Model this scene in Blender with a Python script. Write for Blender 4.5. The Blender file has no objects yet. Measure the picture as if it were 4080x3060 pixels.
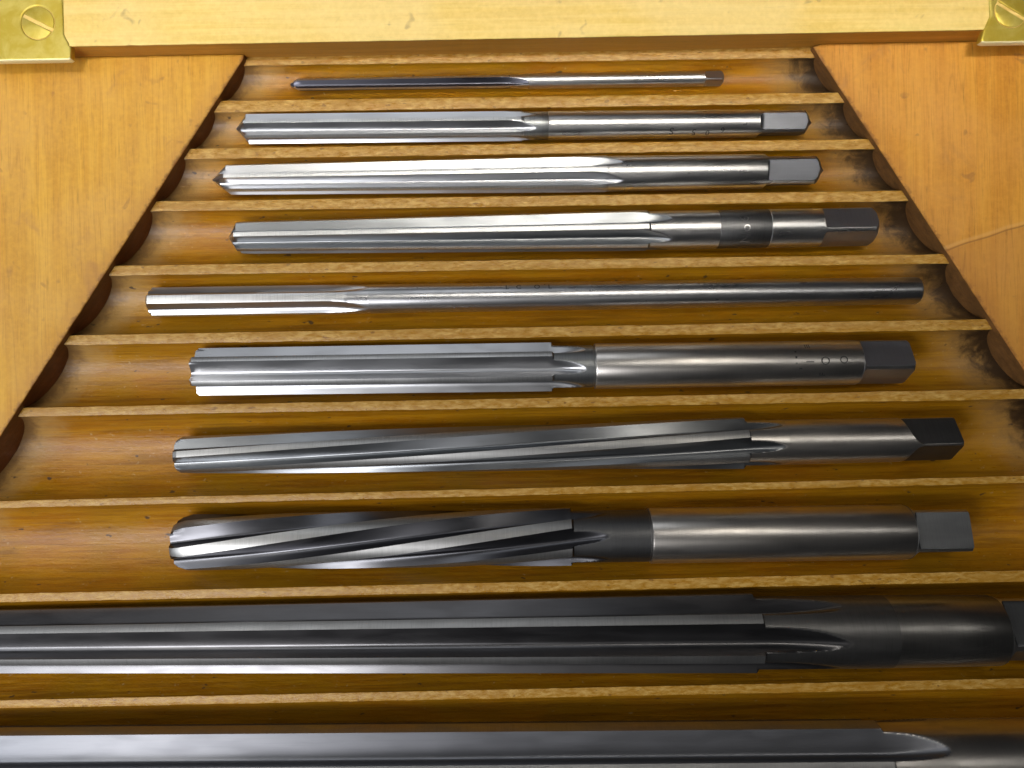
import bpy, bmesh, math, random
from mathutils import Vector, noise

# ------------------------------------------------------------------ camera, world, light
MM = 0.001
H = 173.5                       # camera height above the ridge tops, mm
scene = bpy.context.scene
COL = scene.collection
scene.view_settings.view_transform = 'Standard'
scene.view_settings.look = 'None'
scene.view_settings.exposure = 0.0
scene.view_settings.gamma = 1.0
scene.render.engine = 'CYCLES'
scene.cycles.use_denoising = True
scene.cycles.max_bounces = 8
scene.cycles.sample_clamp_indirect = 6

cd = bpy.data.cameras.new("camera")
cam = bpy.data.objects.new("camera", cd)
COL.objects.link(cam)
cam.location = (0, 0, H * MM)
cam.rotation_euler = (0, 0, -math.radians(1.03))
cd.sensor_width = 36.0
cd.lens = 36.0 * 2950 / 4080
cd.clip_start = 0.005
cd.clip_end = 20
cd.dof.use_dof = True
cd.dof.focus_distance = 0.172
cd.dof.aperture_fstop = 7.0
scene.camera = cam

w = bpy.data.worlds.new("World")
scene.world = w
w.use_nodes = True
w.node_tree.nodes["Background"].inputs[0].default_value = (0.75, 0.78, 0.85, 1)
w.node_tree.nodes["Background"].inputs[1].default_value = 0.010


def area(name, loc, target, sx, sy, power, color, spread=180):
    l = bpy.data.lights.new(name, 'AREA')
    l.shape = 'RECTANGLE'
    l.size = sx * MM
    l.size_y = sy * MM
    l.energy = power
    l.color = color
    l.spread = math.radians(spread)
    o = bpy.data.objects.new(name, l)
    COL.objects.link(o)
    o.location = Vector(loc) * MM
    d = Vector(target) - Vector(loc)
    o.rotation_euler = d.to_track_quat('-Z', 'Y').to_euler()
    return o


area("bench_lamp_left", (-190, 50, 225), (-175, 50, 0), 250, 34, 0.105, (1, 0.97, 0.92))
area("bench_lamp_right", (140, 48, 235), (140, 48, 0), 330, 12, 0.062, (1, 0.97, 0.92))
area("fill_light_right", (115, 110, 300), (115, 75, 0), 80, 60, 0.016, (1, 0.93, 0.82), 60)  # added narrow fill, brightens the right board
area("fill_light_top", (10, 105, 300), (10, 84, 0), 300, 20, 0.034, (1, 0.95, 0.86), 30)  # added narrow fill along the rail and the block's top strip
area("far_window_light", (-140, 360, 330), (-60, 40, 0), 350, 180, 0.21, (0.90, 0.94, 1.0))
area("window_light", (-380, -30, 230), (-60, -10, 0), 460, 240, 0.70, (0.88, 0.93, 1.0))
area("near_left_light", (-215, -175, 345), (-70, -40, 0), 200, 160, 0.92, (0.97, 0.97, 1.0))  # added soft light from the near left, lifts the upper groove walls
area("ceiling_light", (20, -180, 420), (20, -60, 0), 250, 120, 0.025, (1, 0.97, 0.93))


# ------------------------------------------------------------------ materials
class NT:
    def __init__(self, name):
        self.m = bpy.data.materials.new(name)
        self.m.use_nodes = True
        self.t = self.m.node_tree
        self.b = self.t.nodes["Principled BSDF"]
        self.co = self.t.nodes.new("ShaderNodeTexCoord").outputs["Object"]
        mp = self.t.nodes.new("ShaderNodeVectorMath")
        mp.operation = 'SCALE'
        mp.inputs[3].default_value = 1000.0      # millimetres
        self.t.links.new(self.co, mp.inputs[0])
        self.mm = mp.outputs[0]

    def n(self, kind, **kw):
        nd = self.t.nodes.new("ShaderNode" + kind)
        for k, v in kw.items():
            setattr(nd, k, v)
        return nd

    def put(self, sock, v):
        if isinstance(v, bpy.types.NodeSocket):
            self.t.links.new(v, sock)
        elif isinstance(v, tuple) and len(v) == 3 and sock.type == 'RGBA':
            sock.default_value = (*v, 1)
        else:
            sock.default_value = v

    def scaled(self, sx, sy, sz, src=None, off=(0, 0, 0)):
        nd = self.n("Mapping")
        self.put(nd.inputs[0], src or self.mm)
        nd.inputs["Scale"].default_value = (sx, sy, sz)
        nd.inputs["Location"].default_value = off
        return nd.outputs[0]

    def noise(self, vec, scale=1.0, detail=4, rough=0.55, dist=0.0):
        nd = self.n("TexNoise")
        self.put(nd.inputs["Vector"], vec)
        nd.inputs["Scale"].default_value = scale
        nd.inputs["Detail"].default_value = detail
        nd.inputs["Roughness"].default_value = rough
        nd.inputs["Distortion"].default_value = dist
        return nd.outputs[0]

    def ramp(self, v, a, b, lo=0.0, hi=1.0):
        nd = self.n("MapRange")
        nd.interpolation_type = 'SMOOTHSTEP'
        self.put(nd.inputs[0], v)
        nd.inputs[1].default_value = a
        nd.inputs[2].default_value = b
        nd.inputs[3].default_value = lo
        nd.inputs[4].default_value = hi
        return nd.outputs[0]

    def math(self, op, a, b=0.0, c=None):
        nd = self.n("Math", operation=op)
        self.put(nd.inputs[0], a)
        self.put(nd.inputs[1], b)
        if c is not None:
            self.put(nd.inputs[2], c)
        return nd.outputs[0]

    def mix(self, f, a, b, blend='MIX'):
        nd = self.n("Mix", data_type='RGBA', blend_type=blend)
        self.put(nd.inputs[0], f)
        self.put(nd.inputs[6], a)
        self.put(nd.inputs[7], b)
        return nd.outputs[2]

    def bump(self, h, strength, dist_mm, prev=None):
        nd = self.n("Bump")
        self.put(nd.inputs["Strength"], strength)
        nd.inputs["Distance"].default_value = dist_mm * MM
        self.put(nd.inputs["Height"], h)
        if prev is not None:
            self.put(nd.inputs["Normal"], prev)
        return nd.outputs[0]

    def set(self, **kw):
        for k, v in kw.items():
            self.put(self.b.inputs[k], v)
        return self.m

    def xyz(self):
        nd = self.n("SeparateXYZ")
        self.put(nd.inputs[0], self.mm)
        return nd.outputs


def wood_board(name, c1, c2, cd_, along='Y', seed=0.0, rough=0.42, worn=(0.66, 0.36, 0.08), scratch=False, fig=0.8):
    t = NT(name)
    g = 0.035 if along == 'Y' else 1.0
    k = 1.0 if along == 'Y' else 0.035
    v = t.scaled(k, g, k * 1.0 if along == 'Y' else 1.0, off=(seed, seed * 1.7, 0))
    streak = t.noise(v, 0.55, 5, 0.6, 0.3)
    fine = t.noise(v, 3.2, 4, 0.6)
    blot = t.noise(t.mm, 0.035, 3, 0.5, 0.4)
    mott = t.noise(t.mm, 0.9, 4, 0.62)
    col = t.mix(t.ramp(streak, 0.40, 0.60), c1, c2)
    broad = t.noise(t.scaled(k * 0.12, g * 0.5, 1.0, off=(seed, 0, 0)), 1.0, 3, 0.6, 0.5)
    col = t.mix(t.ramp(broad, 0.42, 0.62, 0, 0.55 * fig), col, tuple(0.55 * a + 0.45 * b for a, b in zip(cd_, c1)))
    col = t.mix(t.ramp(blot, 0.35, 0.68, 0, 0.6), col, worn)
    rings = t.noise(v, 0.16, 3, 0.55, 0.25)
    ringl = t.math('ABSOLUTE', t.math('SUBTRACT', t.math('FRACT', t.math('MULTIPLY', rings, 11.0)), 0.5))
    col = t.mix(t.ramp(ringl, 0.10, 0.0, 0, 0.35 * fig), col, cd_)
    col = t.mix(t.ramp(fine, 0.52, 0.74, 0, 0.55 * fig), col, cd_)
    vm = t.scaled(1.6 if along == 'Y' else 0.10, 0.10 if along == 'Y' else 1.6, 1)
    pores = t.noise(vm, 1.0, 3, 0.6)
    col = t.mix(t.ramp(pores, 0.62, 0.74, 0, 0.55 * fig), col, tuple(c * 0.6 for c in cd_))
    spots = t.noise(t.mm, 0.22, 2, 0.5, 0.6)
    col = t.mix(t.ramp(spots, 0.68, 0.76, 0, 0.45), col, (0.25, 0.10, 0.04))
    col = t.mix(t.ramp(mott, 0.3, 0.75, 0, 0.28), col, (c2[0] * 1.25, c2[1] * 1.3, c2[2] * 1.6))
    if along == 'Y' and c1[0] > 0.3:
        x, y, z = t.xyz()
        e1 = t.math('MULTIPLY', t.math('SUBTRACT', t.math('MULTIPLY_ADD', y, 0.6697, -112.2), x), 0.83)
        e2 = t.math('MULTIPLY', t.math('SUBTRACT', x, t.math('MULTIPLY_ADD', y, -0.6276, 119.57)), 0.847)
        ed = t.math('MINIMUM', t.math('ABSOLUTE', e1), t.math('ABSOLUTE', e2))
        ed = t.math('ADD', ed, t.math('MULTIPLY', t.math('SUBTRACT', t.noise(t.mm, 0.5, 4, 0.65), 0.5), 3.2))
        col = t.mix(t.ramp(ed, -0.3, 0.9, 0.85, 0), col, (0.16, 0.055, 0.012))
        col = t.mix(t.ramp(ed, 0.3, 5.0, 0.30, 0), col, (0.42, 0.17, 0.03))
        bru = t.noise(t.scaled(0.10, 0.05, 1.0), 1.0, 4, 0.65, 0.8)
        col = t.mix(t.ramp(bru, 0.60, 0.72, 0, 0.35), col, (0.40, 0.18, 0.06))
    nrm = t.bump(mott, 0.35, 0.12)
    nrm = t.bump(fine, 0.4, 0.06, nrm)
    if scratch:
        x, y, z = t.xyz()
        # shallow joint running across the board
        wob = t.math('MULTIPLY', t.math('SUBTRACT', t.noise(t.mm, 0.06, 2), 0.5), 2.0)
        ln = t.math('SUBTRACT', t.math('SUBTRACT', y, t.math('MULTIPLY', x, 0.30)), -0.9 - 0.0)
        ln = t.math('ADD', ln, wob)
        near = t.ramp(t.math('ABSOLUTE', t.math('ADD', ln, -0.45)), 0.0, 0.75, 1, 0)
        col = t.mix(t.math('MULTIPLY', near, 0.35), col, (0.75, 0.45, 0.16))
        dk = t.ramp(t.math('ABSOLUTE', t.math('ADD', ln, 0.25)), 0.0, 0.35, 1, 0)
        col = t.mix(t.math('MULTIPLY', dk, 0.6), col, (0.22, 0.08, 0.02))
        col = t.mix(t.ramp(ln, -0.3, 0.3, 0.22, 0.0), col, (0.40, 0.16, 0.05))
    t.set(**{"Base Color": col, "Roughness": t.ramp(mott, 0.2, 0.8, rough - 0.06, rough + 0.12),
             "Normal": nrm, "Specular IOR Level": 0.32})
    return t.m


# diagonal edges of the recess: x of the left and right edge as a function of y (mm)
def xl(y):
    return -62.9 + (y - 73.62) * (118.96 - 62.9) / (73.62 + 10.09)


def xr(y):
    return 71.42 + (76.73 - y) * (115.51 - 71.42) / (76.73 - 6.48)


def wood_block():
    t = NT("milled_varnished_wood")
    x, y, z = t.xyz()
    v = t.scaled(0.06, 1.0, 1.0)
    streak = t.noise(v, 0.8, 5, 0.6, 0.2)
    fine = t.noise(t.scaled(0.12, 1.0, 1.0), 3.5, 4, 0.6)
    mott = t.noise(t.scaled(0.35, 1.0, 1.0), 1.2, 4, 0.65, 0.3)
    big = t.noise(t.mm, 0.05, 3, 0.5)
    # grooves: thick honey varnish; ridge tops: worn pale
    gcol = t.mix(t.ramp(streak, 0.32, 0.68), (0.35, 0.130, 0.002), (0.50, 0.220, 0.006))
    gcol = t.mix(t.ramp(mott, 0.45, 0.8, 0, 0.45), gcol, (0.46, 0.24, 0.025))
    gcol = t.mix(t.ramp(big, 0.42, 0.62, 0, 0.5), gcol, (0.38, 0.19, 0.004))
    gcol = t.mix(t.ramp(fine, 0.58, 0.8, 0, 0.6), gcol, (0.20, 0.075, 0.004))
    rcol = t.mix(t.ramp(mott, 0.35, 0.7), (0.40, 0.19, 0.018), (0.62, 0.38, 0.10))
    rcol = t.mix(t.ramp(streak, 0.50, 0.70, 0, 0.6), rcol, (0.42, 0.19, 0.015))
    wear = t.noise(t.scaled(0.08, 0.25, 1.0), 1.0, 4, 0.6, 0.4)
    rcol = t.mix(t.ramp(wear, 0.48, 0.66, 0, 0.6), rcol, (0.40, 0.19, 0.02))
    ding = t.noise(t.scaled(0.5, 0.9, 1.0), 0.9, 2, 0.5)
    rcol = t.mix(t.ramp(ding, 0.66, 0.72, 0, 0.7), rcol, (0.20, 0.09, 0.02))
    oil = t.noise(t.scaled(0.030, 0.16, 1.0), 1.0, 4, 0.6, 0.6)
    gcol = t.mix(t.ramp(oil, 0.52, 0.66, 0, 0.55), gcol, (0.21, 0.085, 0.004))
    lines = t.noise(t.scaled(0.02, 1.0, 0.6), 2.6, 4, 0.7)
    gcol = t.mix(t.ramp(lines, 0.52, 0.70, 0, 0.5), gcol, (0.19, 0.075, 0.004))
    dust = t.noise(t.mm, 0.8, 3, 0.6)
    gcol = t.mix(t.ramp(dust, 0.66, 0.74, 0, 0.5), gcol, (0.58, 0.42, 0.20))
    # distance to the two diagonal sides
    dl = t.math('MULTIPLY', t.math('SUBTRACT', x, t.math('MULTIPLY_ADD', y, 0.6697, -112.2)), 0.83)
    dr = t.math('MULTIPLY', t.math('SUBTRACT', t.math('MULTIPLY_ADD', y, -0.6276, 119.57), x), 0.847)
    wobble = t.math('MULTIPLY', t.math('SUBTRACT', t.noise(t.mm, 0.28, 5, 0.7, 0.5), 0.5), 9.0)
    wl = t.ramp(t.math('ADD', dl, wobble), 3.0, 11.0, 0.55, 0)
    gcol = t.mix(wl, gcol, (0.52, 0.34, 0.13))
    wr = t.ramp(t.math('ADD', dr, wobble), 3.0, 16.0, 0.55, 0)
    gcol = t.mix(wr, gcol, (0.46, 0.29, 0.12))
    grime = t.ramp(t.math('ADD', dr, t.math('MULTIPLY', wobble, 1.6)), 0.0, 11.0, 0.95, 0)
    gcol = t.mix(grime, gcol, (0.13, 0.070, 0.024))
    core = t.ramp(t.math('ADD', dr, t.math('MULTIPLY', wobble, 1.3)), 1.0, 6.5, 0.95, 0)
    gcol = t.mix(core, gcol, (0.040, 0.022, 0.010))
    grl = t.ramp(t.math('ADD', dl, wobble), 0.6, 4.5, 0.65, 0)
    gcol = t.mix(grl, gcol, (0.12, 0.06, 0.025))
    # a dry pale rub line along the bottom of the grooves near the left ends
    spots = t.noise(t.scaled(0.6, 1, 1), 0.55, 2, 0.5)
    gcol = t.mix(t.ramp(spots, 0.70, 0.75, 0, 0.85), gcol, (0.05, 0.035, 0.025))
    top = t.ramp(z, -0.22, -0.06)
    col = t.mix(top, gcol, rcol)
    grit = t.noise(t.scaled(0.6, 1, 1), 2.2, 3, 0.6)
    nrm = t.bump(mott, 0.55, 0.16)
    nrm = t.bump(grit, t.math('MULTIPLY_ADD', top, 0.35, 0.12), 0.14, nrm)
    nrm = t.bump(lines, 0.45, 0.12, nrm)
    nrm = t.bump(fine, 0.35, 0.08, nrm)
    rg = t.math('MULTIPLY_ADD', top, -0.02, 0.33)
    rg = t.math('ADD', rg, t.ramp(mott, 0.25, 0.75, -0.07, 0.12))
    t.set(**{"Base Color": col, "Roughness": rg, "Normal": nrm, "Specular IOR Level": 0.42})
    return t.m


def metal(name, base, rough=0.3, axial=0.35, turned=0.0, stain=0.25, pits=0.3, dark=(0.10, 0.09, 0.08), aniso=0.0, met=1.0):
    t = NT(name)
    rnd = t.n("ObjectInfo").outputs["Random"]
    off = t.n("CombineXYZ")
    t.put(off.inputs[0], t.math('MULTIPLY', rnd, 90.0))
    ad = t.n("VectorMath", operation='ADD')
    t.put(ad.inputs[0], t.mm)
    t.put(ad.inputs[1], off.outputs[0])
    v0 = ad.outputs[0]
    ax = t.noise(t.scaled(0.03, 1.0, 1.0, v0), 3.0, 2, 0.5)
    tu = t.noise(t.scaled(1.0, 0.05, 0.05, v0), 4.0, 2, 0.6)
    st = t.noise(t.scaled(0.25, 1.0, 1.0, v0), 0.3, 2, 0.5, 0.2)
    pit = t.noise(v0, 0.9, 3, 0.6)
    col = t.mix(t.ramp(st, 0.4, 0.7, 0, stain), base, tuple(c * 0.55 for c in base))
    col = t.mix(t.ramp(tu, 0.4, 0.75, 0, min(1, turned) * 0.35), col, tuple(c * 0.6 for c in base))
    col = t.mix(t.ramp(ax, 0.45, 0.75, 0, axial * 0.5), col, tuple(c * 0.7 for c in base))
    col = t.mix(t.ramp(pit, 0.70, 0.76, 0, pits), col, dark)
    h = t.math('ADD', t.math('MULTIPLY', ax, axial), t.math('MULTIPLY', tu, turned))
    nrm = t.bump(h, 0.10, 0.02)
    r = t.ramp(st, 0.3, 0.8, rough - 0.02, rough + 0.07)
    t.set(**{"Base Color": col, "Metallic": met, "Roughness": r, "Normal": nrm, "Anisotropic": aniso})
    return t.m


def brass():
    t = NT("polished_brass")
    st = t.noise(t.mm, 0.22, 4, 0.6, 0.5)
    fi = t.noise(t.scaled(1, 0.1, 1), 3.0, 3)
    col = t.mix(t.ramp(st, 0.35, 0.7), (0.58, 0.42, 0.045), (0.70, 0.56, 0.13))
    nrm = t.bump(st, 0.3, 0.25)
    nrm = t.bump(fi, 0.15, 0.03, nrm)
    return t.set(**{"Base Color": col, "Metallic": 0.6, "Roughness": 0.42, "Normal": nrm})


BLOCK = wood_block()
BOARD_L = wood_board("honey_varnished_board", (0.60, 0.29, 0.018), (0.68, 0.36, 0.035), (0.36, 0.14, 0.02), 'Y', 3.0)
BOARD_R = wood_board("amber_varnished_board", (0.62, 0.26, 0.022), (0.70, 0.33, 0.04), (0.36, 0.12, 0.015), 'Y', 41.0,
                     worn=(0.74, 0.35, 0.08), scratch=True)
RAIL = wood_board("pale_yellow_wood", (0.82, 0.56, 0.13), (0.88, 0.64, 0.20), (0.66, 0.40, 0.10), 'X', 17.0,
                  worn=(0.88, 0.66, 0.26), fig=0.3)
BRASS = brass()
LIP = NT("brass_edge_highlight").set(**{"Base Color": (0.95, 0.86, 0.50), "Metallic": 0.15, "Roughness": 0.35})  # paler brass that paints the reflected glint on the front lip

CUT = wood_board("dark_stained_cut_face", (0.10, 0.030, 0.006), (0.17, 0.055, 0.010), (0.06, 0.02, 0.006), "Y", 9.0, rough=0.4, worn=(0.20, 0.07, 0.02))
CUT_R = wood_board("grimy_cut_face", (0.11, 0.050, 0.014), (0.19, 0.085, 0.022), (0.04, 0.02, 0.008), "Y", 29.0, rough=0.5, worn=(0.15, 0.07, 0.02))
RFACE = wood_board("shaded_rail_face", (0.42, 0.19, 0.02), (0.50, 0.24, 0.035), (0.3, 0.12, 0.01), "X", 5.0, rough=0.4, worn=(0.46, 0.22, 0.04))  # rail wood with the front's shade put into its colour
WORN = metal("dull_worn_shank", (0.40, 0.385, 0.36), 0.33, axial=0.1, turned=1.0, stain=0.5)
STEEL = metal("brushed_tool_steel", (0.60, 0.605, 0.62), 0.30, axial=0.15, stain=0.15, pits=0.15)
STEEL_LAND = metal("ground_steel_land", (0.70, 0.70, 0.69), 0.34, axial=0.05, turned=0.9)
SHANK = metal("turned_bright_shank", (0.66, 0.65, 0.64), 0.29, axial=0.1, turned=0.35)
SHANK_W = metal("worn_warm_shank", (0.74, 0.70, 0.65), 0.31, axial=0.1, turned=0.4, stain=0.5)
PITTED = metal("pitted_shank", (0.64, 0.64, 0.65), 0.29, axial=0.1, turned=0.4, stain=0.6, pits=0.9)
BLUE = metal("blued_steel", (0.10, 0.10, 0.12), 0.28)
GREY = metal("grey_tool_steel", (0.29, 0.30, 0.31), 0.30, stain=0.2, pits=0.15)
SMOOTH = metal("smooth_grey_steel", (0.31, 0.315, 0.34), 0.38, stain=0.25, pits=0.05)
LAND_D = metal("dull_ground_land", (0.46, 0.455, 0.44), 0.40, axial=0.05, turned=1.0, stain=0.35)
OXIDE = metal("dark_oxide_steel", (0.14, 0.14, 0.15), 0.30)
BLACK = metal("black_oxide_steel", (0.20, 0.196, 0.20), 0.30)
NECK = metal("turned_dark_neck", (0.17, 0.17, 0.17), 0.42, axial=0.0, turned=0.9)
NECK_G = metal("turned_grey_neck", (0.34, 0.35, 0.35), 0.38, axial=0.0, turned=1.0)
DULL = metal("dull_turned_neck", (0.24, 0.235, 0.225), 0.40, axial=0.0, turned=1.0, stain=0.4)
BAND = metal("scorched_turned_band", (0.19, 0.19, 0.19), 0.40, axial=0.0, turned=1.2)
TANG = metal("milled_tang_steel", (0.40, 0.40, 0.44), 0.40, axial=0.1, turned=0.5)
TANG_D = metal("dark_milled_tang", (0.17, 0.175, 0.18), 0.42, axial=0.1, turned=0.9)
TANG_B = metal("bright_milled_tang", (0.20, 0.205, 0.225), 0.42, axial=0.3, turned=0.2)
MARK = NT("stamped_recess").set(**{"Base Color": (0.06, 0.06, 0.06), "Metallic": 0.6, "Roughness": 0.5})


# ------------------------------------------------------------------ mesh helpers
def link(name, me, mats, parent=None):
    o = bpy.data.objects.new(name, me)
    for m in (mats if isinstance(mats, (list, tuple)) else [mats]):
        me.materials.append(m)
    COL.objects.link(o)
    if parent:
        o.parent = parent
    return o


def tag(o, label, cat, group=None, kind=None):
    o['label'] = label
    o['category'] = cat
    if group:
        o['group'] = group
    if kind:
        o['kind'] = kind


def smooth_mesh(me, ang=24):
    me.polygons.foreach_set("use_smooth", [True] * len(me.polygons))
    me.set_sharp_from_angle(angle=math.radians(ang))


def grid_solid(name, xs, rad, matf=None, closed_start=True, closed_end=True, ang=24):
    """xs: stations (mm); rad(i) -> list of (angle, radius); a tube with fan caps."""
    verts, faces, mats = [], [], []
    n = None
    rings = []
    for i, s in enumerate(xs):
        ring = rad(i)
        n = len(ring)
        rings.append(ring)
        for a, r in ring:
            verts.append((s * MM, -r * math.sin(a) * MM, r * math.cos(a) * MM))
    for i in range(len(xs) - 1):
        for j in range(n):
            k = (j + 1) % n
            faces.append((i * n + j, i * n + k, (i + 1) * n + k, (i + 1) * n + j))
            mats.append(matf(i, j) if matf else 0)
    for flag, base, s, flip in ((closed_start, 0, xs[0], True), (closed_end, (len(xs) - 1) * n, xs[-1], False)):
        if flag:
            c = len(verts)
            verts.append((s * MM, 0, 0))
            for j in range(n):
                k = (j + 1) % n
                faces.append((base + k, base + j, c) if flip else (base + j, base + k, c))
                mats.append(0)
    me = bpy.data.meshes.new(name)
    me.from_pydata(verts, [], faces)
    me.polygons.foreach_set("material_index", mats)
    smooth_mesh(me, ang)
    # outward normals
    bm = bmesh.new()
    bm.from_mesh(me)
    bmesh.ops.recalc_face_normals(bm, faces=bm.faces)
    bm.to_mesh(me)
    bm.free()
    return me


def lerp(a, b, t):
    return a + (b - a) * t


def sector(P, L, rr, rho, flat=0.80, rk=0.5):
    """one tooth pitch of a reamer cross-section: ground land, long flat back down to a rounded root, steep face
    up to the next land.  returns (angle deg, r/R, is_land)"""
    d = math.radians
    out = []
    for k in range(6):
        out.append((L * k / 5, 1.0, True))
    A = Vector((math.sin(d(L)), math.cos(d(L))))
    B = Vector((math.sin(d(P - rho)), math.cos(d(P - rho)))) * rr
    C = Vector((math.sin(d(P)), math.cos(d(P))))
    pts = [A + (B - A) * flat * k / 13 for k in range(1, 14)]
    q0, q2 = A + (B - A) * flat, B + (C - B) * rk
    for k in range(1, 9):
        t = k / 8
        pts.append(q0 * (1 - t) ** 2 + B * 2 * t * (1 - t) + q2 * t * t)
    pts += [q2 + (C - q2) * k / 4 for k in (1, 2, 3)]
    for p in pts:
        out.append((math.degrees(math.atan2(p.x, p.y)), p.length, False))
    return out


def fluted(name, teeth, a0, L, rr, R0, R1, s_land, s_tip, neckR, front, twist=0.0, rho=9, mats=(None, None, None),
           ramp_len=None, seg=46, aref=None):
    """a0: true angle of the cutting edge at station aref (default 0). front: list of (s, fraction) envelope"""
    P = 360.0 / teeth
    sec = sector(P, L, rr, rho)
    m = len(sec)
    xs = [f[0] for f in front]
    body0 = xs[-1]
    ro = s_tip - (ramp_len or (s_tip - s_land) * 2.0)
    for k in range(1, seg + 1):
        xs.append(lerp(body0, min(s_land, ro), k / seg))
    if ro < s_land:
        k = 18
        xs += [lerp(ro, s_land, i / k) for i in range(1, k + 1)]
    st = min(0.5, (s_tip - s_land) * 0.15)
    if neckR is not None:
        xs.append(s_land + st)
    base_ = xs[-1]
    for i in range(1, 61):
        xs.append(lerp(base_, s_tip, i / 60))
    xs = sorted(set(round(x, 4) for x in xs))
    aref = 0.0 if aref is None else aref
    neck_r = neckR if neckR is not None else R1
    clipped = []

    def rad(i):
        s = xs[i]
        R = lerp(R0, R1, min(max(s / s_land, 0), 1))
        if s > s_land + st * 0.6:
            cap = neck_r
        else:
            cap = R
        env = 1e9
        for (sa, fa), (sb, fb) in zip(front, front[1:]):
            if sa <= s <= sb:
                env = lerp(fa, fb, (s - sa) / max(sb - sa, 1e-6)) * R0
        t = max(0.0, (s - ro) / (s_tip - ro))
        lift = (cap - rr * R) * 1.02 * t * t
        ring, cl = [], []
        for q in range(teeth):
            for (a, u, land) in sec:
                ang = math.radians(a0 + q * P + a + twist * (s - aref))
                r = u * R + (lift if not land else 0)
                c = r >= cap - 1e-6
                cl.append(c and s > s_land)
                if s > ro:
                    e_ = 0.030 * R
                    hh = max(e_ - abs(r - cap), 0) / e_
                    rmin = min(r, cap) - hh * hh * e_ * 0.25 * (0 if land else 1)
                else:
                    rmin = min(r, cap)
                ring.append((ang, max(0.02, min(rmin, env))))
        clipped.append(cl)
        return ring

    rings = [rad(i) for i in range(len(xs))]

    def matf(i, j):
        k = j % m
        if clipped[i][j] and clipped[i + 1][j]:
            return 2
        if k < 5 and xs[i] < s_land:
            return 1
        return 0

    me = grid_solid(name, xs, lambda i: rings[i], matf, closed_end=True, ang=22)
    return me


def ring_fn(r, n=96):
    return [(2 * math.pi * k / n, r) for k in range(n)]


def turned(name, prof, n=96, jitter=0.0):
    xs = [p[0] for p in prof]
    return grid_solid(name, xs, lambda i: ring_fn(prof[i][1], n), ang=30)


def tang(name, s0, s1, R, hfrac, edge, run, tip=None, chamf=0.6, cone=0.0, scallop=0.0):
    """square driving end milled out of a round shank; edge = true angle of one corner; scallop: the flats end in a
    quarter-circle left by the end mill, this long"""
    n = 240 if scallop else 180
    lead = scallop + 0.5 if scallop else run
    cnt = 60 if scallop else 14
    xs = [s0 + lead * (k / cnt) for k in range(cnt + 1)] + [lerp(s0 + lead, s1 - chamf, k / 6) for k in range(1, 7)]
    env = [1e9] * len(xs)
    for k in range(1, 5):
        xs.append(s1 - chamf + chamf * k / 4)
        env.append(R * 0.995 - chamf * 0.9 * (k / 4) ** 1.6)
    if cone:
        xs += [s1 + cone * 0.02, s1 + cone]
        env += [R * 0.52, 0.05]

    def rad(i):
        s = xs[i]
        ring = []
        for k in range(n):
            deg = 360.0 * k / n
            a = math.radians(deg + edge)
            face = int(deg // 90) % 4
            d = deg % 90.0 - 45.0
            hf = R * hfrac
            if scallop:
                v = math.tan(math.radians(d)) * (1 if face in (0, 2) else -1)
                u = (1 - v) / 2          # 0 at the outer side, 1 near the corner
                f = scallop * (1 - math.sqrt(max(0.0, 1 - u * u)))
                t = min(1.0, max(0.0, (s - s0 - f) / 0.45))
            else:
                t = min(1.0, max(0.0, (s - s0) / run))
            h = R * lerp(1.0, hfrac, math.sqrt(max(0, 1 - (1 - t) ** 2)))
            ring.append((a, min(R * 0.995, h / math.cos(math.radians(d)), env[i])))
        return ring
    rings = [rad(i) for i in range(len(xs))]

    def matf(i, j):
        k = (j + 1) % n
        return 1 if min(rings[i][j][1], rings[i][k][1], rings[i + 1][j][1], rings[i + 1][k][1]) > R * 0.985 else 0
    return grid_solid(name, xs, lambda i: rings[i], matf, ang=18)


def stamp(parts, R, name="stamped_mark", parent=None, mat=None):
    """letters wrapped on the shank. parts: (text, s, angle deg, size mm, rotation deg)"""
    bm = bmesh.new()
    for txt, s, a, size, rot in parts:
        cu = bpy.data.curves.new("t", 'FONT')
        cu.body = txt
        cu.size = size
        cu.align_x = 'CENTER'
        cu.align_y = 'CENTER'
        cu.resolution_u = 3
        to = bpy.data.objects.new("t", cu)
        COL.objects.link(to)
        dg = bpy.context.evaluated_depsgraph_get()
        me = bpy.data.meshes.new_from_object(to.evaluated_get(dg))
        b2 = bmesh.new()
        b2.from_mesh(me)
        bmesh.ops.triangulate(b2, faces=b2.faces)
        bmesh.ops.subdivide_edges(b2, edges=b2.edges, cuts=1)
        c, sn = math.cos(math.radians(rot)), math.sin(math.radians(rot))
        for v in b2.verts:
            x = v.co.x * c - v.co.y * sn
            y = v.co.x * sn + v.co.y * c
            ang = math.radians(a) - y / R
            rr = R + 0.02
            v.co = Vector(((s + x) * MM, -rr * math.sin(ang) * MM, rr * math.cos(ang) * MM))
        tmp = bpy.data.meshes.new("tmp")
        b2.to_mesh(tmp)
        b2.free()
        bm.from_mesh(tmp)
        bpy.data.objects.remove(to)
        bpy.data.meshes.remove(tmp)
        bpy.data.meshes.remove(me)
    me = bpy.data.meshes.new(name)
    bm.to_mesh(me)
    bm.free()
    return link(name, me, mat or MARK, parent)


def reamer(loc, ysl, zsl, label):
    o = bpy.data.objects.new("reamer", None)
    COL.objects.link(o)
    o.empty_display_size = 0.01
    o.location = Vector(loc) * MM
    o.rotation_euler = (0, -math.atan(zsl), math.atan(ysl))
    tag(o, label, "reamer", "reamers lying in the grooved case")
    return o


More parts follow.
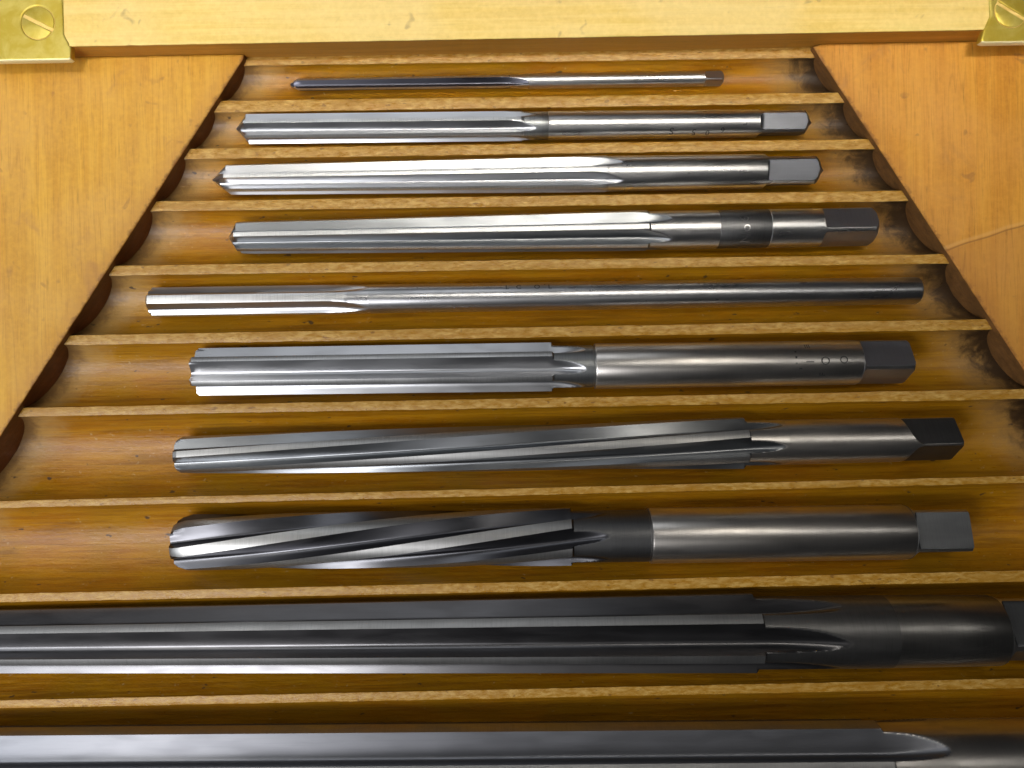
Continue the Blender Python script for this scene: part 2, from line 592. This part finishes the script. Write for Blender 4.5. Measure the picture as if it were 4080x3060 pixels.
# ------------------------------------------------------------------ the wooden case
RIDGES = [
    (78.29, -0.00548, 75.47, -0.00448), (67.29, -0.00448, 64.68, -0.00298), (56.23, -0.00348, 53.82, -0.00348),
    (44.0, -0.00348, 41.59, -0.00448), (29.03, -0.00398, 26.77, -0.00348), (13.25, -0.00048, 10.86, -0.00098),
    (-3.43, 0.00102, -5.63, -0.00048), (-24.49, 0.00652, -26.14, 0.00652), (-46.46, 0.00502, -48.74, 0.00252),
    (-71.55, 0.00352, -73.64, 0.00202), (-101.0, 0.0, -104.0, 0.0)]
DEPTH = [3.47, 3.59, 4.17, 5.34, 5.75, 6.08, 8.03, 8.64, 9.13, 10.8]
random.seed(4)


def build_block(parent):
    nx = 260
    cols = []
    for i in range(nx + 1):
        t = i / nx
        col = []

        def xat(y):
            return lerp(max(xl(y) - 0.4, -150), min(xr(y) + 0.4, 150), t)
        # iterate x for each row (edges are diagonal)
        def put(y, z):
            col.append((xat(y), y, z))
        x = 0.0
        y_top = 78.4
        for k, (u0, us, l0, ls) in enumerate(RIDGES):
            xa = xat((u0 + l0) / 2)

            def jit(seed, amp):
                return amp * noise.noise(Vector((xa * 0.22, seed * 9.1, 0))) + amp * 0.6 * noise.noise(
                    Vector((xa * 1.1, seed * 5.3, 3)))
            U = u0 + us * xa + (jit(k, 0.10) if k else 0)
            Lw = l0 + ls * xa + jit(k + 40, 0.12)
            if k == 0:
                put(y_top, 0.0)
            # ridge top with slightly broken arrises
            sag = 0.05 + 0.06 * abs(noise.noise(Vector((xa * 0.5, k * 3.3, 1))))
            if k:
                put(U + 0.14, -0.95)
                put(U - 0.02, -sag)
                put(U - 0.22, 0.0)
            put((U + Lw) / 2, 0.01)
            put(Lw + 0.22, 0.0)
            put(Lw + 0.02, -sag)
            put(Lw - 0.14, -0.95)
            if k < len(DEPTH):
                u1 = RIDGES[k + 1][0] + RIDGES[k + 1][1] * xa + jit(k + 1, 0.10)
                a, b = Lw - 0.14, u1 + 0.14
                hw = (a - b) / 2
                d = DEPTH[k] - 0.95
                Rg = (hw * hw + d * d) / (2 * d)
                yc = (a + b) / 2
                half = math.asin(min(1, hw / Rg)) if d <= hw else math.pi - math.asin(hw / Rg)
                for q in range(1, 34):
                    th = half * (1 - 2 * q / 34)
                    put(yc + Rg * math.sin(th), -0.95 - d + Rg * (1 - math.cos(th)))
        cols.append(col)
    m = len(cols[0])
    verts = [tuple(c * MM for c in p) for col in cols for p in col]
    faces = [(i * m + j, i * m + j + 1, (i + 1) * m + j + 1, (i + 1) * m + j) for i in range(nx) for j in range(m - 1)]
    # close it: skirt down to the case bottom
    base = len(verts)
    edge = [(i * m) for i in range(nx + 1)] + [nx * m + j for j in range(1, m)] + \
           [i * m + m - 1 for i in range(nx - 1, -1, -1)] + [j for j in range(m - 2, 0, -1)]
    for e in edge:
        verts.append((verts[e][0], verts[e][1], -15 * MM))
    ne = len(edge)
    for k in range(ne):
        k2 = (k + 1) % ne
        faces.append((edge[k], base + k, base + k2, edge[k2]))
    faces.append(tuple(base + k for k in range(ne)))
    me = bpy.data.meshes.new("grooved_block")
    me.from_pydata(verts, [], faces)
    bm = bmesh.new()
    bm.from_mesh(me)
    bmesh.ops.recalc_face_normals(bm, faces=bm.faces)
    bm.to_mesh(me)
    bm.free()
    smooth_mesh(me, 40)
    return link("grooved_block", me, BLOCK, parent)


def prism(name, pts, z0, z1, mat, parent, bevel=0.25, segs=2, side=None):
    bm = bmesh.new()
    vs = [bm.verts.new((x * MM, y * MM, z1 * MM)) for x, y in pts]
    f = bm.faces.new(vs)
    if f.normal.z < 0:
        f.normal_flip()
    f.normal_update()
    top = f
    r = bmesh.ops.extrude_face_region(bm, geom=[f])
    new = [g for g in r['geom'] if isinstance(g, bmesh.types.BMVert)]
    for v in new:
        v.co.z = z0 * MM
    bmesh.ops.recalc_face_normals(bm, faces=bm.faces)
    if bevel:
        es = [e for e in bm.edges if all(abs(v.co.z - z1 * MM) < 1e-7 for v in e.verts)]
        bmesh.ops.bevel(bm, geom=es, offset=bevel * MM, segments=segs, profile=0.5, affect='EDGES')
    me = bpy.data.meshes.new(name)
    bm.to_mesh(me)
    bm.free()
    smooth_mesh(me, 35)
    o = link(name, me, [mat, side or mat], parent)
    for p in me.polygons:
        if abs(p.normal.z) < 0.3:
            p.material_index = 1
            p.use_smooth = False
        if p.normal.z > 0.99:
            p.use_smooth = False
    return o


def rough_edge(p, q, n, amp, seed, f=0.6):
    """points from p to q (q excluded) with a little saw-cut wander"""
    out = []
    d = Vector((q[0] - p[0], q[1] - p[1]))
    nrm = Vector((-d.y, d.x)).normalized()
    Ln = d.length
    for k in range(n):
        t = k / n
        a = amp * (noise.noise(Vector((t * Ln * f, seed, 0))) + 0.5 * noise.noise(Vector((t * Ln * f * 4, seed, 5))))
        out.append((p[0] + d.x * t + nrm.x * a, p[1] + d.y * t + nrm.y * a))
    return out


case = bpy.data.objects.new("wooden_case", None)
COL.objects.link(case)
case.location = (0, 0, -0.018)
tag(case, "varnished wooden case with grooved block, diagonal side boards and brass hinge plates", "tool case")
CP = case


def under(o):
    o.location = (0, 0, 0.018)
    return o


under(build_block(case))
YB = 77.6
BT = 1.9
# left board
e = [(xl(YB), YB)]
left_pts = rough_edge((xl(YB - 1.2), YB - 1.2), (xl(-104), -104), 130, 0.16, 2.0)
left = [(-150, YB)] + rough_edge((-150 + 1, YB), (xl(YB) - 1.0, YB), 60, 0.10, 8.0) + [(xl(YB) - 0.5, YB - 0.1)] + left_pts
left = [p for p in left if p[0] >= -150]
left = [p for p in left] + [(-150, min(p[1] for p in left))]
under(prism("side_board", left, -15, BT, BOARD_L, case, 0.28, side=CUT))["label"] = "honey coloured left side board with a chipped tip"
right_pts = rough_edge((xr(YB - 0.6), YB - 0.6), (xr(-50), -50), 110, 0.12, 5.0)
right_pts = [p for p in right_pts if p[0] <= 150]
right = right_pts + [(150, right_pts[-1][1] - 0.5), (150, YB)] + [(x, y) for x, y in
        rough_edge((149, YB), (xr(YB) + 1.2, YB), 60, 0.10, 11.0)]
under(prism("side_board", right, -15, 1.7, BOARD_R, case, 0.22, side=CUT_R))["label"] = "amber coloured right side board with a pale joint line"
# back rail
fe = [(xx, YB + 0.10 * noise.noise(Vector((xx * 0.35, 3, 0))) + 0.0003 * xx) for xx in [-150 + 2 * k for k in range(151)]]
rail = fe + [(150, 110), (-150, 110)]
under(prism("back_rail", rail, -15, 7.3, RAIL, case, 0.18, side=RFACE))


# brass hinge plates with countersunk slotted screws
def hinge(outline, ctr, slot_deg, label):
    cu = bpy.data.curves.new("p", 'CURVE')
    cu.dimensions = '2D'
    cu.fill_mode = 'BOTH'
    cu.extrude = 0.61 * MM
    cu.bevel_depth = 0.40 * MM
    cu.bevel_resolution = 3

    def poly(pts):
        sp = cu.splines.new('POLY')
        sp.points.add(len(pts) - 1)
        for p, (x, y) in zip(sp.points, pts):
            p.co = (x * MM, y * MM, 0, 1)
        sp.use_cyclic_u = True
    poly(outline)
    RS = 3.62
    poly([(ctr[0] + (RS + 0.50) * math.cos(2 * math.pi * k / 64), ctr[1] + (RS + 0.50) * math.sin(2 * math.pi * k / 64))
          for k in range(64)])
    to = bpy.data.objects.new("p", cu)
    COL.objects.link(to)
    dg = bpy.context.evaluated_depsgraph_get()
    me = bpy.data.meshes.new_from_object(to.evaluated_get(dg))
    bpy.data.objects.remove(to)
    me.name = "hinge_plate"
    me.materials.clear()
    smooth_mesh(me, 40)
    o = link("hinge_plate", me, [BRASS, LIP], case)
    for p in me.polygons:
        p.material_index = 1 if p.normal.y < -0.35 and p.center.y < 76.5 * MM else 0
    o.location = (0, 0, (6.55) * MM + 0.018)
    o["label"] = label
    # screw: two D halves over a lower disc, the gap between them is the slot
    bm = bmesh.new()
    sw = 0.38
    for sgn in (1, -1):
        pts = []
        a0 = math.asin(sw / RS)
        for k in range(33):
            a = lerp(a0, math.pi - a0, k / 32)
            pts.append((RS * math.cos(a), sgn * RS * math.sin(a)))
        vs = [bm.verts.new((x * MM, y * MM, 0)) for x, y in pts]
        f = bm.faces.new(vs)
        r = bmesh.ops.extrude_face_region(bm, geom=[f])
        for g in r['geom']:
            if isinstance(g, bmesh.types.BMVert):
                g.co.z = -1.2 * MM
    es = [e for e in bm.edges if all(abs(v.co.z) < 1e-7 for v in e.verts)]
    bmesh.ops.bevel(bm, geom=es, offset=0.13 * MM, segments=2, profile=0.5, affect='EDGES')
    bmesh.ops.recalc_face_normals(bm, faces=bm.faces)
    for z in (-0.75,):
        vs = [bm.verts.new((RS * 0.99 * math.cos(2 * math.pi * k / 48) * MM, RS * 0.99 * math.sin(2 * math.pi * k / 48) * MM, z * MM))
              for k in range(48)]
        bm.faces.new(vs)
    rot = math.radians(slot_deg)
    c, s = math.cos(rot), math.sin(rot)
    for v in bm.verts:
        x, y = v.co.x, v.co.y
        v.co.x, v.co.y = x * c - y * s, x * s + y * c
    m2 = bpy.data.meshes.new("screw")
    bm.to_mesh(m2)
    bm.free()
    smooth_mesh(m2, 35)
    sc = link("screw", m2, BRASS, o)
    sc.location = (ctr[0] * MM, ctr[1] * MM, 0.99 * MM)
    return o


hinge([(-160, 74.90), (-160, 110), (-99.2, 110), (-99.55, 88), (-99.45, 80.2), (-98.9, 78.9), (-98.35, 78.0), (-98.5, 77.5),
       (-98.0, 77.3), (-98.05, 75.05), (-98.3, 74.9)],
      (-104.85, 82.88), -27.5, "left brass hinge plate with bright lower lip")
hinge([(160, 75.0), (160, 110), (108.8, 110), (108.9, 82.5), (109.0, 80.4), (108.1, 78.6), (107.6, 77.4), (107.0, 75.6),
       (107.0, 75.15), (107.4, 75.0)],
      (113.44, 81.6), -31.5, "right brass hinge plate with bright lower lip")

# ------------------------------------------------------------------ the reamers, far row to near row
# 1: thin, four flutes, blued
t = reamer((-50.13, 71.79, -1.94), -0.00437, 0.00348, "thinnest reamer, with blued flutes, in the farthest groove below the pale rail")
link("fluted_body", fluted("fluted_body", 4, -38, 22, 0.58, 1.53, 1.71, 50.8, 55.6, None,
     [(-1.0, 0.25), (0.0, 0.62), (0.9, 1.0)], rho=12, ramp_len=9), [BLUE, STEEL_LAND, SHANK], t)
link("shank", turned("shank", [(55.5, 1.72), (60, 1.735), (96.7, 1.70)]), SHANK, t)
link("square_tang", tang("square_tang", 96.7, 101.3, 1.68, 0.76, 24, 0.5, chamf=0.7, cone=0.35), [TANG, SHANK], t)

# 2
t = reamer((-62.14, 60.94, -0.25), -0.00708, 0.00006, "small reamer with dark turned neck, pointed tip and pale flat tang, second row")
link("fluted_body", fluted("fluted_body", 6, -18, 14, 0.64, 3.33, 3.34, 65.5, 69.2, 3.16,
     [(-1.5, 0.02), (0.2, 0.55), (1.3, 1.0)], ramp_len=8), [STEEL, STEEL_LAND, NECK_G], t)
link("neck", turned("neck", [(69.1, 3.16), (71.5, 3.16), (71.7, 3.1)]), NECK_G, t)
link("shank", turned("shank", [(71.7, 3.15), (71.8, 3.24), (90, 3.2), (120.6, 3.1)]), SHANK, t)
link("square_tang", tang("square_tang", 120.6, 132.1, 3.08, 0.80, 52, 1.2, chamf=1.1, cone=1.4), [TANG_B, SHANK], t)
stamp([("S", 100.2, 46, 2.5, 180), ("5", 105.4, 52, 2.3, 180), ("0", 108.6, 56, 2.0, 180), ("6", 112.0, 44, 1.9, 180),
       ("L", 117.0, 20, 1.4, 90), ("J", 90.5, 48, 0.9, 0)], 3.17, parent=t)

# 3
t = reamer((-67.74, 49.24, -0.77), -0.00449, 0.00831, "bright silver taper reamer with broad shiny flute and grey pointed tang, third row")
link("fluted_body", fluted("fluted_body", 6, -9, 16, 0.60, 3.40, 4.17, 90.5, 94.9, 4.02,
     [(-1.9, 0.02), (0.5, 0.62), (2.0, 1.0)], ramp_len=11), [STEEL, STEEL_LAND, SHANK], t)
link("shank", turned("shank", [(94.8, 4.02), (95.5, 4.02), (126.9, 3.9), (127.3, 3.86)]), SHANK, t)
link("square_tang", tang("square_tang", 127.3, 139.8, 3.86, 0.79, 56, 0.7, chamf=1.4, cone=1.6), [TANG_B, SHANK], t)

# 4
t = reamer((-65.08, 35.70, -1.57), -0.00235, 0.00991, "taper reamer with a scorched stamped band round its shank, fourth row")
link("fluted_body", fluted("fluted_body", 6, -9, 15, 0.60, 3.76, 4.74, 97.2, 103.1, 4.5,
     [(-1.3, 0.02), (0.3, 0.6), (1.2, 0.97), (2.0, 1.0)], ramp_len=9.5), [GREY, STEEL_LAND, SHANK], t)
link("shank", turned("shank", [(103.0, 4.5), (104, 4.5), (113.6, 4.46), (113.65, 4.40), (125.5, 4.40), (125.55, 4.46), (137.5, 4.42)]), SHANK, t)
link("scorched_band", turned("scorched_band", [(113.7, 4.40), (113.8, 4.43), (125.3, 4.43), (125.45, 4.40)]), BAND, t)
link("square_tang", tang("square_tang", 137.5, 150.1, 4.42, 0.77, 18, 0.7, chamf=0.9, cone=1.0), [TANG, SHANK], t)
stamp([("N", 119.6, 40, 3.3, 90), ("o", 119.4, 8, 3.3, 90), ("6", 119.2, -20, 3.0, 90)], 4.45, parent=t, mat=SHANK)

# 5: long straight machine reamer
t = reamer((-85.24, 20.93, -2.29), -0.00274, 0.00002, "long thin reamer with short flutes and a round pitted shank without tang")
link("fluted_body", fluted("fluted_body", 4, -21, 33, 0.68, 3.46, 3.46, 46.6, 52.2, 3.40,
     [(-0.05, 0.80), (0.55, 1.0)], rho=16, ramp_len=12), [STEEL, STEEL_LAND, PITTED], t)
link("shank", turned("shank", [(52.1, 3.40), (60, 3.39), (120, 3.30), (181.2, 3.19), (181.7, 3.05), (182.2, 2.1), (183.4, 0.05)]), PITTED, t)
stamp([("H", 66, -37, 1.5, 0), ("L", 84.5, -35, 1.8, 0), ("C", 87.2, -35, 1.8, 0), ("O", 91.5, -35, 1.8, 0), ("L", 94.5, -35, 1.8, 0)],
      3.36, parent=t)

# 6
t = reamer((-73.73, 4.14, -0.51), -0.00341, 0.00211, "thick bright straight-fluted reamer with stamped shank, sixth row in the middle of the case")
link("fluted_body", fluted("fluted_body", 6, -37, 13, 0.56, 5.57, 5.74, 83.0, 91.5, 4.95,
     [(-0.1, 0.90), (0.5, 1.0)], ramp_len=9.5), [STEEL, STEEL_LAND, NECK_G], t)
link("neck", turned("neck", [(91.4, 4.95), (92.5, 4.95), (92.7, 4.75), (93.1, 4.75)]), NECK_G, t)
link("shank", turned("shank", [(93.1, 4.75), (93.15, 5.25), (93.35, 5.33), (120, 5.27), (154.0, 5.2), (154.2, 5.12)]), SHANK_W, t)
link("square_tang", tang("square_tang", 154.2, 166.0, 5.18, 0.755, 15, 0.6, chamf=0.5), [TANG, SHANK], t)
stamp([("I", 141.8, -2, 2.6, 90), ("O", 145.2, -3, 2.7, 0), ("O", 149.4, -5, 2.5, 0), ("F", 144.8, 31, 2.0, 90),
       ("III", 141.6, -46, 1.8, 0), ("I", 138.6, -12, 4.4, 0), ("-", 139.6, 12, 3.0, 0)], 5.24, parent=t)

# 7: slow spiral taper
t = reamer((-79.52, -15.55, -3.46), 0.00429, 0.01124, "long grey taper reamer with slow spiral flutes and square tang with a curved run-out")
link("fluted_body", fluted("fluted_body", 6, -35 + 0, 18, 0.66, 4.57, 6.07, 134.0, 143.2, 5.30,
     [(-0.25, 0.80), (0.0, 0.88), (1.1, 1.0)], twist=-0.594, aref=134.0, ramp_len=10.5, seg=90), [GREY, LAND_D, SHANK_W], t)
link("shank", turned("shank", [(143.1, 5.30), (150, 5.26), (170.4, 5.16)]), SHANK_W, t)
link("square_tang", tang("square_tang", 170.4, 183.2, 5.16, 0.735, 10, 1.0, chamf=0.3, scallop=4.6), [TANG_D, SHANK_W], t)

# 8: fast spiral, dark
t = reamer((-79.16, -36.13, -2.14), -0.00305, 0.00217, "dark reamer with fast spiral flutes, black neck and warm bright shank")
link("fluted_body", fluted("fluted_body", 6, -48, 20, 0.66, 6.49, 6.69, 92.3, 101.6, 6.02,
     [(-0.5, 0.80), (0.4, 0.90), (2.4, 1.0)], twist=-1.19, aref=92.3, ramp_len=11, seg=110), [OXIDE, LAND_D, NECK], t)
link("neck", turned("neck", [(101.5, 6.02), (110.4, 6.02), (110.6, 5.9), (110.9, 5.9)]), NECK, t)
link("shank", turned("shank", [(110.9, 5.9), (110.95, 6.38), (111.2, 6.45), (140, 6.40), (171.0, 6.36), (171.5, 6.2)]), SHANK_W, t)
link("square_tang", tang("square_tang", 171.5, 184.5, 6.34, 0.75, 31, 0.8, chamf=0.25), [TANG_D, SHANK_W], t)

# 9: large black
t = reamer((-134.90, -58.68, -2.08), -0.00339, 0.00986, "large black straight-fluted reamer running off the left edge, second row from the front")
link("fluted_body", fluted("fluted_body", 6, -45, 14, 0.64, 7.05, 8.93, 190.5, 211.0, 8.15,
     [(-0.5, 0.80), (0.2, 0.9), (2.4, 1.0)], ramp_len=21), [BLACK, LAND_D, DULL], t)
link("neck", turned("neck", [(210.9, 8.15), (221, 8.13)]), DULL, t)
link("shank", turned("shank", [(221, 8.13), (221.2, 8.11), (235, 8.0), (245.8, 7.9), (246.2, 7.7)]), WORN, t)
link("square_tang", tang("square_tang", 246.2, 262, 7.8, 0.76, 13, 1.0, chamf=0.4), [TANG_D, SHANK_W], t)

# 10: the largest
t = reamer((-138.46, -88.93, -0.15), -0.00940, -0.00062, "largest grey reamer cut off by the bottom edge, nearest row")
link("fluted_body", fluted("fluted_body", 6, -91, 18, 0.60, 10.65, 10.51, 222.0, 236.8, 9.95,
     [(-0.5, 0.80), (0.2, 0.9), (2.4, 1.0)], ramp_len=17), [SMOOTH, LAND_D, SHANK_W], t)
link("shank", turned("shank", [(236.7, 9.95), (240, 9.95), (275, 9.9)]), SHANK_W, t)
link("square_tang", tang("square_tang", 275, 290, 9.8, 0.76, 20, 1.0, chamf=0.4), [TANG_D, SHANK_W], t)
